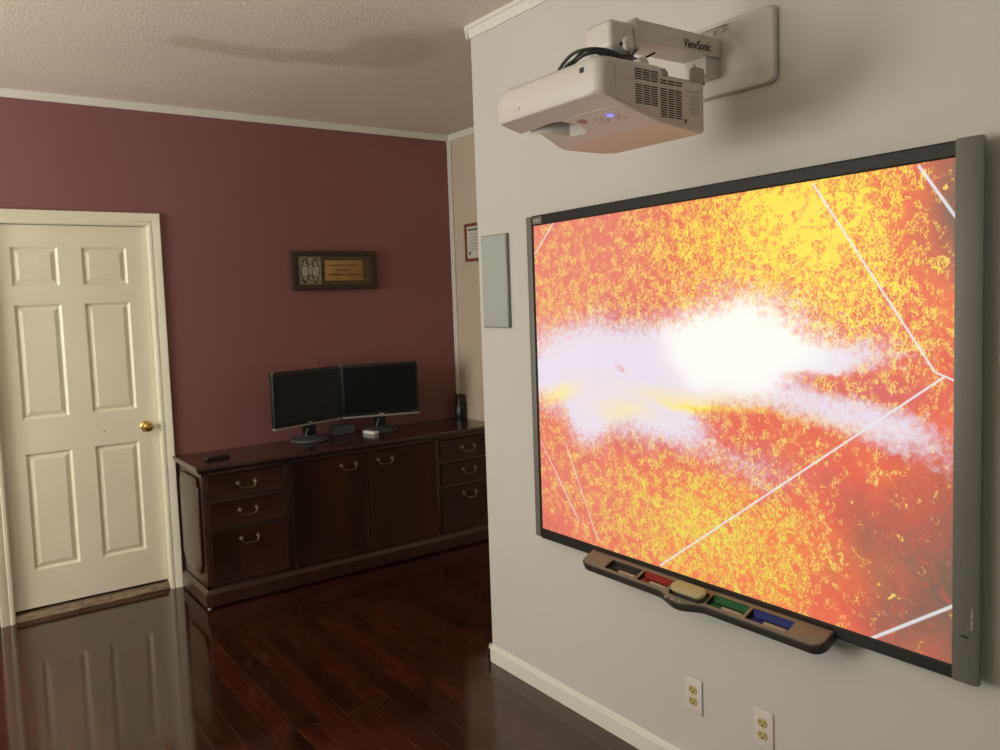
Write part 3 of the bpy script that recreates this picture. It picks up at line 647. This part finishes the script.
# ---------------------------------------------------------------- interactive whiteboard
XB = W-.050; YA, YB, ZA, ZB = 2.408, .881, .697, 1.852
sb = thing('interactive_whiteboard', (W, (YA+YB)/2, .66), 'large charcoal framed interactive whiteboard showing a fiery ember image on the white wall', 'smart board')
bm = NB(); x = XB
vs = [bm.verts.new(c) for c in ((x, YA+.001, ZA-.001), (x, YB-.001, ZA-.001), (x, YB-.001, ZB+.012), (x, YA+.001, ZB-.003))]
f = bm.faces.new(vs)
xb = [bm.verts.new((x+.02, v.co.y, v.co.z)) for v in vs]
for k_ in range(4): bm.faces.new((vs[k_], xb[k_], xb[(k_+1) % 4], vs[(k_+1) % 4]))
bm.faces.new(xb[::-1])
uvl = bm.loops.layers.uv.new('UVMap')
for fc in bm.faces:
    for l in fc.loops: l[uvl].uv = ((YA-l.vert.co.y)/(YA-YB), (l.vert.co.z-ZA)/1.157)
bm.normal_update()
if f.normal.x > 0: bmesh.ops.reverse_faces(bm, faces=bm.faces[:])
scr = obj('screen', bm, projected_image_material(), sb, smooth=None); scr['label'] = 'bright projected image of orange and yellow embers around a white glow'
def rail(z0, z1, zz0=None, zz1=None):
    """rail whose height may change between the far end (YA) and the near end"""
    bm = NB(); zz0 = z0 if zz0 is None else zz0; zz1 = z1 if zz1 is None else zz1
    prf = lambda a, b: [(XB-.004, a+.004), (XB-.001, a), (W-.004, a+.002), (W-.004, b-.002), (XB-.001, b), (XB-.004, b-.004)]
    A = [bm.verts.new((p, YA+.002, q)) for p, q in prf(z0, z1)]; Bv = [bm.verts.new((p, YB-.002, q)) for p, q in prf(zz0, zz1)]
    for k_ in range(6): bm.faces.new((A[k_], A[(k_+1) % 6], Bv[(k_+1) % 6], Bv[k_]))
    bm.faces.new(A[::-1]); bm.faces.new(Bv); bmesh.ops.recalc_face_normals(bm, faces=bm.faces); return bm
obj('top_rail', rail(ZB-.004, 1.886, ZB+.011, 1.900), M['frame_grey'], sb, smooth=20)
obj('bottom_rail', rail(.658, ZA, .664, ZA), M['frame_grey'], sb, smooth=20)
bm = NB(); box(bm, XB-.001, W, YA-.002, YA+.006, .660, 1.884); obj('side_gasket', bm, M['frame_grey'], sb)
bm = NB(); box(bm, XB-.006, W, YA+.006, YA+.036, .662, 1.884, .003); e1 = obj('end_cap', bm, M['cap_grey'], sb)
bm = NB(); prism(bm, [(XB-.008, YB+.0), (XB-.008, YB-.048), (XB-.002, YB-.057), (XB+.006, YB-.057), (XB+.016, YB-.049), (W, YB-.026), (W, YB+.0)], 'z', .664, 1.903, .004); e2 = obj('end_cap', bm, M['cap_grey'], sb, smooth=40)
bm = NB(); box(bm, XB-.0088, XB-.0076, YB-.036, YB-.020, .773, .778); obj('switch_slot', bm, M['slot'], e2)
text_mesh('SMART Board', .0085, face_matrix((XB-.0084, YB-.046, .795), (0, 0, 1), (0, 1, 0)), M['logo_light'], 'cap_lettering', e2, .0004)
bm = NB(); box(bm, XB-.0050, XB-.0035, YA-.055, YA-.003, 1.854, 1.880, .0005); bd = obj('badge', bm, M['cap_grey'], sb)
text_mesh('SMART', .014, face_matrix((XB-.0052, YA-.006, 1.862), (0, -1, 0), (0, 0, 1)), M['logo_light'], 'badge_lettering', bd, .0004)
bm = NB(); box(bm, XB-.0058, XB-.0040, YA-.052, YA-.004, 1.8785, 1.8800); obj('badge_edge', bm, M['cap_grey'], bd)

# pen tray
tr = thing('pen_tray', (W-.09, 1.645, .63), 'long bronze topped pen tray with coloured slots mounted under the whiteboard', 'pen tray')
TY0, TY1 = 1.178, 2.115; TZ = .655
def tray_outline(x_in, bulge=.022, ins=0):
    o = []; r = .034; xf = W-.126+ins
    for k_ in range(9):
        a_ = math.radians(90*k_/8); o.append((xf+r-r*math.sin(a_) if False else xf+r*(1-math.sin(a_)), TY1-ins-r+r*math.cos(a_)))
    o = [(x_in, TY1-ins)]+o
    for k_ in range(25):
        y = 1.755-(k_/24)*.200; tt = (y-1.655)/.100
        o.append((xf-bulge*(.5+.5*math.cos(math.pi*tt)), y))
    for k_ in range(9):
        a_ = math.radians(90-90*k_/8); o.append((xf+r*(1-math.sin(a_)), TY0+ins+r-r*math.cos(a_)))
    o.append((x_in, TY0+ins)); return o
bm = NB(); prism(bm, tray_outline(XB+.003), 'z', TZ-.030, TZ-.003, .003); body = obj('tray_body', bm, M['tray_body'], tr, smooth=35)
bm = NB(); prism(bm, tray_outline(XB+.003, ins=.004), 'z', TZ-.006, TZ, .0015); topo = obj('tray_top', bm, M['tray_top'], tr, smooth=35)
wells = [(1.856, 1.998, 'slot'), (1.720, 1.846, 'red'), (1.432, 1.564, 'green'), (1.286, 1.422, 'blue')]
XW0, XW1 = W-.112, W-.066
for y0, y1, _ in wells:
    for o_ in (topo, body):
        b = NB(); prism(b, [(p-o_['_o'][0], q-o_['_o'][1]) for p, q in rrect(XW0, XW1, y0, y1, .006)], 'z', TZ-.018-o_['_o'][2], TZ+.02-o_['_o'][2]); cut(o_, b)
b = NB(); prism(b, [(p-topo['_o'][0], q-topo['_o'][1]) for p, q in rrect(W-.122, W-.070, 1.568, 1.708, .02)], 'z', TZ-.018-topo['_o'][2], TZ+.02-topo['_o'][2]); cut(topo, b)
b = NB(); prism(b, [(p-body['_o'][0], q-body['_o'][1]) for p, q in rrect(W-.122, W-.070, 1.568, 1.708, .02)], 'z', TZ-.018-body['_o'][2], TZ+.02-body['_o'][2]); cut(body, b)
# sloping back strip under the screen rail, dark
bm = NB(); box(bm, XB-.003, XB+.004, TY0+.006, TY1-.006, TZ-.004, TZ+.004, .001); obj('tray_back', bm, M['frame_grey'], tr)
for y0, y1, cname in wells[1:]:
    bm = NB(); prism(bm, [(XW1-.018, TZ-.0155), (XW1-.0005, TZ-.0155), (XW1-.0005, TZ-.001), (XW1-.004, TZ-.001)], 'y', y0+.003, y1-.003); w1_ = obj('colour_strip', bm, M[cname], tr); w1_['label'] = cname+' colour strip along a pen slot'
for k_ in range(3):
    bm = NB(); lathe(bm, [(.0055, 0), (.0045, .0015)], (W-.139, 1.695-.026*k_, TZ), n=12); obj('tray_button', bm, M['pen_body'], tr)
# pens and eraser resting in the tray
def pen(y0, y1, capm, label, name='marker_pen'):
    xc = XW0+.011; zc = TZ-.0105; r = .0072
    t = thing(name, (xc, (y0+y1)/2, zc-r), label, 'pen', 'pens in the whiteboard tray')
    L = y1-y0
    bm = NB(); lathe(bm, [(r*.8, 0), (r, .003), (r, L*.62), (r*.9, L*.63)], (xc, y0, zc), (0, 1, 0), 16); obj('barrel', bm, M['pen_body'], t)
    bm = NB(); lathe(bm, [(r*.95, L*.60), (r*1.04, L*.62), (r*1.0, L*.9), (r*.55, L*.97), (r*.3, L)], (xc, y0, zc), (0, 1, 0), 16); obj('grip', bm, capm, t)
pen(1.866, 1.985, M['ink'], 'pen with black grip lying in the leftmost slot of the tray')
pen(1.728, 1.840, M['red'], 'pen with red grip lying in the tray slot left of the eraser')
pen(1.440, 1.556, M['green'], 'pen with green grip lying in the tray slot right of the eraser')
pen(1.294, 1.412, M['blue'], 'pen with blue grip lying in the rightmost slot of the tray')
er = thing('board_eraser', (W-.10, 1.642, TZ-.018), 'oval tan topped eraser sitting in the middle of the pen tray', 'eraser')
bm = NB(); prism(bm, rrect(W-.119, W-.077, 1.570, 1.694, .020), 'z', TZ-.018, TZ+.012, .003); obj('base', bm, M['tray_body'], er, smooth=40)
bm = NB(); prism(bm, rrect(W-.121, W-.075, 1.568, 1.696, .0225), 'z', TZ+.010, TZ+.024, .007, 4); obj('top', bm, M['eraser'], er, smooth=50)

# the tray leans back: turn tray, pens and eraser together about the front edge
PV = Vector((W-.126, 0, TZ)); RM = Matrix.Rotation(math.radians(-23), 3, 'Y')
for o in [o for o in bpy.data.objects if o.parent is None and o.name.split('.')[0] in ('pen_tray', 'marker_pen', 'board_eraser')]:
    q = Vector((o.location.x, 0, o.location.z))-PV; y_ = o.location.y; q = PV+RM @ q; o.location = (q.x, y_, q.z); o.rotation_euler = (0, math.radians(-23), 0)

# ---------------------------------------------------------------- projector mount
mt_ = thing('projector_mount', (W, 1.59, 2.15), 'white wall mount with long arm and rounded wall plate holding the projector', 'wall mount')
bm = NB(); prism(bm, rrect(1.372, 1.815, 2.146, 2.352, .022), 'x', W-.024, W, .008, 4); plate = obj('wall_plate', bm, M['mount'], mt_, smooth=45)
b = NB(); o_ = plate['_o']; prism(b, [(p-o_[1], q-o_[2]) for p, q in rrect(1.520, 1.650, 2.318, 2.340, .010)], 'x', W-.05-o_[0], W-.012-o_[0]); cut(plate, b)
bm = NB()
box(bm, W-.014, W-.011, 1.52, 1.65, 2.318, 2.340)
obj('slot_backing', bm, M['proj_grey'], plate)
for y in (1.548, 1.580, 1.618):
    bm = NB(); lathe(bm, [(.006, 0), (.006, .003), (.003, .005)], (W-.014, y, 2.329), (-1, 0, 0), 12); obj('screw', bm, M['steel'], plate)
bm = NB(); prism(bm, [(1.543, 2.247), (1.636, 2.247), (1.636, 2.300), (1.543, 2.300)], 'x', 1.585, W-.033, .003); arm = obj('arm', bm, M['mount'], mt_, smooth=45)
arm['label'] = 'square white arm lettered with the maker name'
text_mesh('ViewSonic', .0335, face_matrix((1.765, 1.5425, 2.256), (1, 0, .03), (0, 0, 1)), M['logo_black'], 'lettering', arm, .0005, .0006, .12, 'LEFT', .80)
bm = NB(); box(bm, 1.575, 1.590, 1.538, 1.643, 2.218, 2.302, .003); obj('arm_collar', bm, M['mount'], mt_)
bm = NB(); box(bm, 1.487, 1.578, 1.540, 1.643, 2.212, 2.288, .016, 4); obj('end_cap', bm, M['mount'], mt_, smooth=50)
bm = NB(); box(bm, 1.51, 1.575, 1.555, 1.630, 2.196, 2.216, .004); obj('cap_underside', bm, M['mount'], mt_)
bm = NB(); box(bm, W-.085, W-.022, 1.552, 1.632, 2.194, 2.249, .003); obj('wall_bracket', bm, M['mount'], mt_)
def knob(x, y, z, name='adjustment_knob'):
    bm = NB(); lathe(bm, [(.010, 0), (.017, .002), (.018, .006), (.018, .016), (.016, .018), (.011, .0185), (.010, .017), (.003, .017)], (x, y+.018, z), (0, -1, 0), 28); obj(name, bm, M['white_plastic'], mt_, smooth=40)
knob(1.541, 1.525, 2.229); knob(1.592, 1.525, 2.184)
bm = NB(); box(bm, 1.520, 1.534, 1.535, 1.542, 2.222, 2.230); obj('cap_slot', bm, M['slot'], mt_)
bm = NB(); tube(bm, [(1.560, 1.555, 2.205), (1.60, 1.55, 2.200), (1.625, 1.545, 2.210), (1.648, 1.54, 2.222)], .0028, 8); obj('tie_rod', bm, M['slot'], mt_)
# yoke between arm and projector
bm = NB(); box(bm, 1.545, 1.575, 1.560, 1.625, 2.112, 2.205, .004); box(bm, 1.575, 1.604, 1.552, 1.630, 2.112, 2.196, .003); obj('yoke', bm, M['mount'], mt_)
bm = NB(); box(bm, 1.505, 1.670, 1.392, 1.72, 2.1065, 2.112, .001); prism(bm, [(1.504, 2.1065), (1.504, 2.128), (1.526, 2.128), (1.534, 2.120), (1.536, 2.1065)], 'y', 1.392, 1.398); prism(bm, [(1.618, 2.1065), (1.618, 2.140), (1.626, 2.147), (1.664, 2.147), (1.670, 2.140), (1.670, 2.1065)], 'y', 1.392, 1.398)
tube(bm, [(1.640, 1.395, 2.144), (1.640, 1.40, 2.156)], .002, 8, 0)
obj('mounting_bracket', bm, M['proj_grey'], mt_)

# ---------------------------------------------------------------- projector
PX0, PX1, PY0, PY1 = 1.300, 1.652, 1.383, 1.785
PJ = thing('projector', (1.476, 1.58, 1.98), 'white short throw projector hanging upside down above the whiteboard', 'projector')
bm = NB()
# plan outline with big rounded corner nearest the camera, chamfered far corner
plan = []
for k_ in range(9):
    a_ = math.radians(180+90*k_/8); plan.append((PX0+.030+.030*math.cos(a_), PY0+.030+.030*math.sin(a_)))
plan += [(PX1, PY0), (PX1-.004, PY1-.09), (PX1-.030, PY1-.055), (1.522, PY1-.012), (1.400, PY1-.050), (1.389, PY1), (PX0+.008, PY1), (PX0+.001, PY1-.005), (PX0, PY1-.012), (PX0, PY1-.034)]
ZT = 2.134
zbot = lambda x_: 2.046-.25*(min(x_, 1.50)-PX0)-.09*max(0, x_-1.50)
levels = [(None, 0), ('b', .010), ('t', -.020), ('t', -.006), ('t', 0)]
cxm, cym = 1.47, 1.57
def ring(ins, zf):
    out = []
    for x_, y_ in plan:
        d_ = Vector((cxm-x_, cym-y_)); L_ = d_.length; q = Vector((x_, y_))+d_/L_*ins; out.append(bm.verts.new((q.x, q.y, zf(x_, y_))))
    return out
lowend = lambda x_, y_: 0
far = lambda y_: max(0, (y_-1.742))/.033          # the far end drops away at the top
R_ = [ring(.006, lambda x_, y_: 2.046-(x_-PX0)*.184), ring(0, lambda x_, y_: 2.052-(x_-PX0)*.184), ring(0, lambda x_, y_: ZT-.020-.018*far(y_)), ring(.004, lambda x_, y_: ZT-.010-.014*far(y_)), ring(.012, lambda x_, y_: ZT-.003-.008*far(y_)), ring(.024, lambda x_, y_: ZT)]
for a, b in zip(R_, R_[1:]):
    for i in range(len(a)): bm.faces.new((a[i], a[(i+1) % len(a)], b[(i+1) % len(a)], b[i]))
bm.faces.new(R_[0][::-1]); bm.faces.new(R_[-1])
zlin = lambda x_: 2.046-(x_-PX0)*.184
bmesh.ops.bisect_plane(bm, geom=bm.verts[:]+bm.edges[:]+bm.faces[:], plane_co=(1.50, 0, 0), plane_no=(1, 0, 0), dist=1e-6)
for v in bm.verts:
    if v.co.z < 2.075 and v.co.z < zlin(v.co.x)+.012: v.co.z += zbot(v.co.x)-zlin(v.co.x)
bmesh.ops.recalc_face_normals(bm, faces=bm.faces)
case = obj('case', bm, M['proj'], PJ, smooth=35)
o_ = case['_o']
def rel(pts): return [(p-o_[0], q-o_[1]) for p, q in pts]
b = NB(); prism(b, rel([(1.366, 1.636), (1.372, 1.610), (1.405, 1.588), (1.446, 1.594), (1.458, 1.615), (1.452, 1.667), (1.420, 1.690), (1.398, 1.722), (1.386, 1.84), (1.376, 1.84), (1.372, 1.717)]), 'z', 1.9-o_[2], 2.064-o_[2]); cut(case, b)
b = NB(); box(b, 1.502-o_[0], 1.8-o_[0], 1.2-o_[1], 1.9-o_[1], 2.106-o_[2], 2.3-o_[2]); cut(case, b)
for p in case.data.polygons: p.use_smooth = True
case.data.set_sharp_from_angle(angle=math.radians(35))
case.data.materials.clear(); case.data.materials.append(M['proj'])
bm = NB(); v4 = [bm.verts.new(c) for c in ((1.374, 1.612, 2.034), (1.450, 1.600, 2.058), (1.450, 1.668, 2.058), (1.378, 1.700, 2.036))]; bm.faces.new(v4); r = bmesh.ops.extrude_face_region(bm, geom=bm.faces[:]); bmesh.ops.translate(bm, verts=[e for e in r['geom'] if isinstance(e, bmesh.types.BMVert)], vec=(0, 0, .004)); obj('lens_window', bm, M['glass_mirror'], case)
# step on the underside: raised lip panel toward the camera side
def under(bm_, pts, lift, thick=.004, bev=0):
    """slab that follows the sloping underside"""
    va = [bm_.verts.new((x_, y_, zbot(x_)-lift)) for x_, y_ in pts]; vb = [bm_.verts.new((x_, y_, zbot(x_)+thick)) for x_, y_ in pts]; n_ = len(pts)
    fs = [bm_.faces.new(va), bm_.faces.new(vb[::-1])]+[bm_.faces.new((va[i], vb[i], vb[(i+1) % n_], va[(i+1) % n_])) for i in range(n_)]
    bmesh.ops.recalc_face_normals(bm_, faces=fs)
bm = NB(); pts = [(1.376, 1.394), (1.498, 1.389), (1.498, 1.746), (1.408, 1.722), (1.424, 1.698), (1.458, 1.672), (1.464, 1.612), (1.450, 1.588), (1.405, 1.580), (1.374, 1.600), (1.366, 1.530)]
under(bm, pts, .0003); cov = obj('underside_cover', bm, M['proj'], case)
L0 = .0006
bm = NB(); under(bm, rrect(1.388, 1.410, 1.544, 1.570, .006), L0+.0005); obj('infrared_window', bm, M['ir'], cov)
bm = NB()
for bx, by in ((1.408, 1.520), (1.418, 1.508), (1.428, 1.496), (1.408, 1.500), (1.432, 1.514), (1.421, 1.488), (1.430, 1.462), (1.419, 1.449), (1.436, 1.444)): under(bm, rrect(bx-.004, bx+.004, by-.004, by+.004, .0035, 3), L0+.0008)
obj('control_buttons', bm, M['button'], cov)
bm = NB(); under(bm, rrect(1.398, 1.414, 1.454, 1.474, .0079, 4), L0+.001); led = obj('power_light', bm, M['led'], cov); led['label'] = 'glowing blue power light'
text_mesh('ViewSonic', .010, face_matrix((1.630, 1.600, zbot(1.630)-.0002), (0, 1, 0), (1, 0, -.09)), M['logo_grey'], 'underside_lettering', cov, .0003)
# vents on the side facing the camera
def vents(x0, x1, z0, z1, rows, cols, zs0, zs1, parent):
    bm = NB(); cw = (x1-x0)/cols; rh = (z1-z0)/rows
    for c in range(cols):
        for r in range(rows):
            a = x0+c*cw+.0025; b = x0+(c+1)*cw-.0015; z = z0+r*rh
            prism(bm, [(a, z+zs0), (a, z+zs0+rh*.52), (b, z+zs1+rh*.52), (b, z+zs1)], 'y', PY0-.0006, PY0+.002)
    obj('vent_slots', bm, M['slot'], parent)
bm = NB(); box(bm, 1.404, 1.578, PY0-.0004, PY0+.003, 2.008, 2.109); 
bm.free()
vents(1.408, 1.489, 2.088, 2.116, 5, 3, 0, 0, case)
vents(1.409, 1.488, 2.032, 2.080, 9, 3, 0, 0, case)
vents(1.493, 1.574, 2.088, 2.101, 2, 3, 0, 0, case)
vents(1.494, 1.573, 2.009, 2.080, 13, 3, 0, 0, case)
for a_, b_, c_z, d_z in ((1.3480, 1.3490, 2.040, 2.110), (1.334, 1.408, 2.0850, 2.0858), (1.646, 1.6470, 1.992, 2.098), (1.580, 1.646, 2.001, 2.0018)):
    bm = NB(); box(bm, a_, b_, PY0-.0005, PY0+.002, c_z, d_z); obj('case_seam', bm, M['proj_grey'], case)
bm = NB()
for k_ in range(4): box(bm, 1.590+.013*k_, 1.598+.013*k_, PY0-.0005, PY0+.002, 2.080, 2.083)
for k_ in range(8): box(bm, 1.600, 1.636, PY0-.0005, PY0+.002, 2.024+.006*k_, 2.026+.006*k_)
obj('side_label', bm, M['logo_grey'], case)
bm = NB(); box(bm, 1.582, 1.588, PY0-.0008, PY0+.003, 2.002, 2.012, .0002); obj('lock_slot', bm, M['slot'], case)
# marks on the long face
bm = NB(); prism(bm, rrect(1.437, 1.452, 2.101, 2.113, .002), 'x', PX0-.001, PX0+.003, .0005); obj('front_sensor', bm, M['ir'] if False else M['frame_grey'], case)
bm = NB(); box(bm, PX0-.0006, PX0+.001, 1.684, 1.687, 2.064, 2.074); box(bm, PX0-.0006, PX0+.001, 1.690, 1.695, 2.065, 2.067); box(bm, PX0-.0006, PX0+.001, 1.690, 1.695, 2.070, 2.072); box(bm, PX0-.0006, PX0+.001, 1.705, 1.708, 2.066, 2.069); obj('face_marks', bm, M['logo_grey'], case)
bm = NB(); lathe(bm, [(.0025, 0), (.0025, .001)], (PX0+.006, 1.732, 2.103), (-1, 0, .2), 8); obj('screw_hole', bm, M['slot'], case)
# cables arching from the top of the projector to the arm
def cable(pts, r, label):
    pts = [(x, y, max(z, 2.1345+r)) for x, y, z in pts]; bm = NB(); tube(bm, pts, r, 8, 6); tag(obj('power_cable', bm, M['cable'], origin=pts[0], smooth=60), label, 'cable', 'black cables on top of the projector')
cable([(1.40, 1.655, 2.126), (1.38, 1.62, 2.160), (1.385, 1.575, 2.188), (1.40, 1.53, 2.192), (1.43, 1.50, 2.187), (1.475, 1.49, 2.178), (1.515, 1.505, 2.190), (1.54, 1.53, 2.205)], .0042, 'black cable highest in the arch over the projector')
cable([(1.41, 1.645, 2.128), (1.385, 1.605, 2.155), (1.385, 1.565, 2.168), (1.39, 1.53, 2.178), (1.42, 1.495, 2.180), (1.465, 1.480, 2.168), (1.51, 1.492, 2.172), (1.548, 1.525, 2.192)], .005, 'thick black cable lowest in the arch, resting on the projector')
cable([(1.39, 1.640, 2.127), (1.375, 1.590, 2.160), (1.38, 1.558, 2.172), (1.395, 1.535, 2.190), (1.425, 1.51, 2.178), (1.47, 1.495, 2.172), (1.51, 1.50, 2.180), (1.56, 1.52, 2.212)], .0035, 'thin black cable between the other two, ending beside the knob')

for o in bpy.data.objects:
    if '_o' in o: del o['_o']
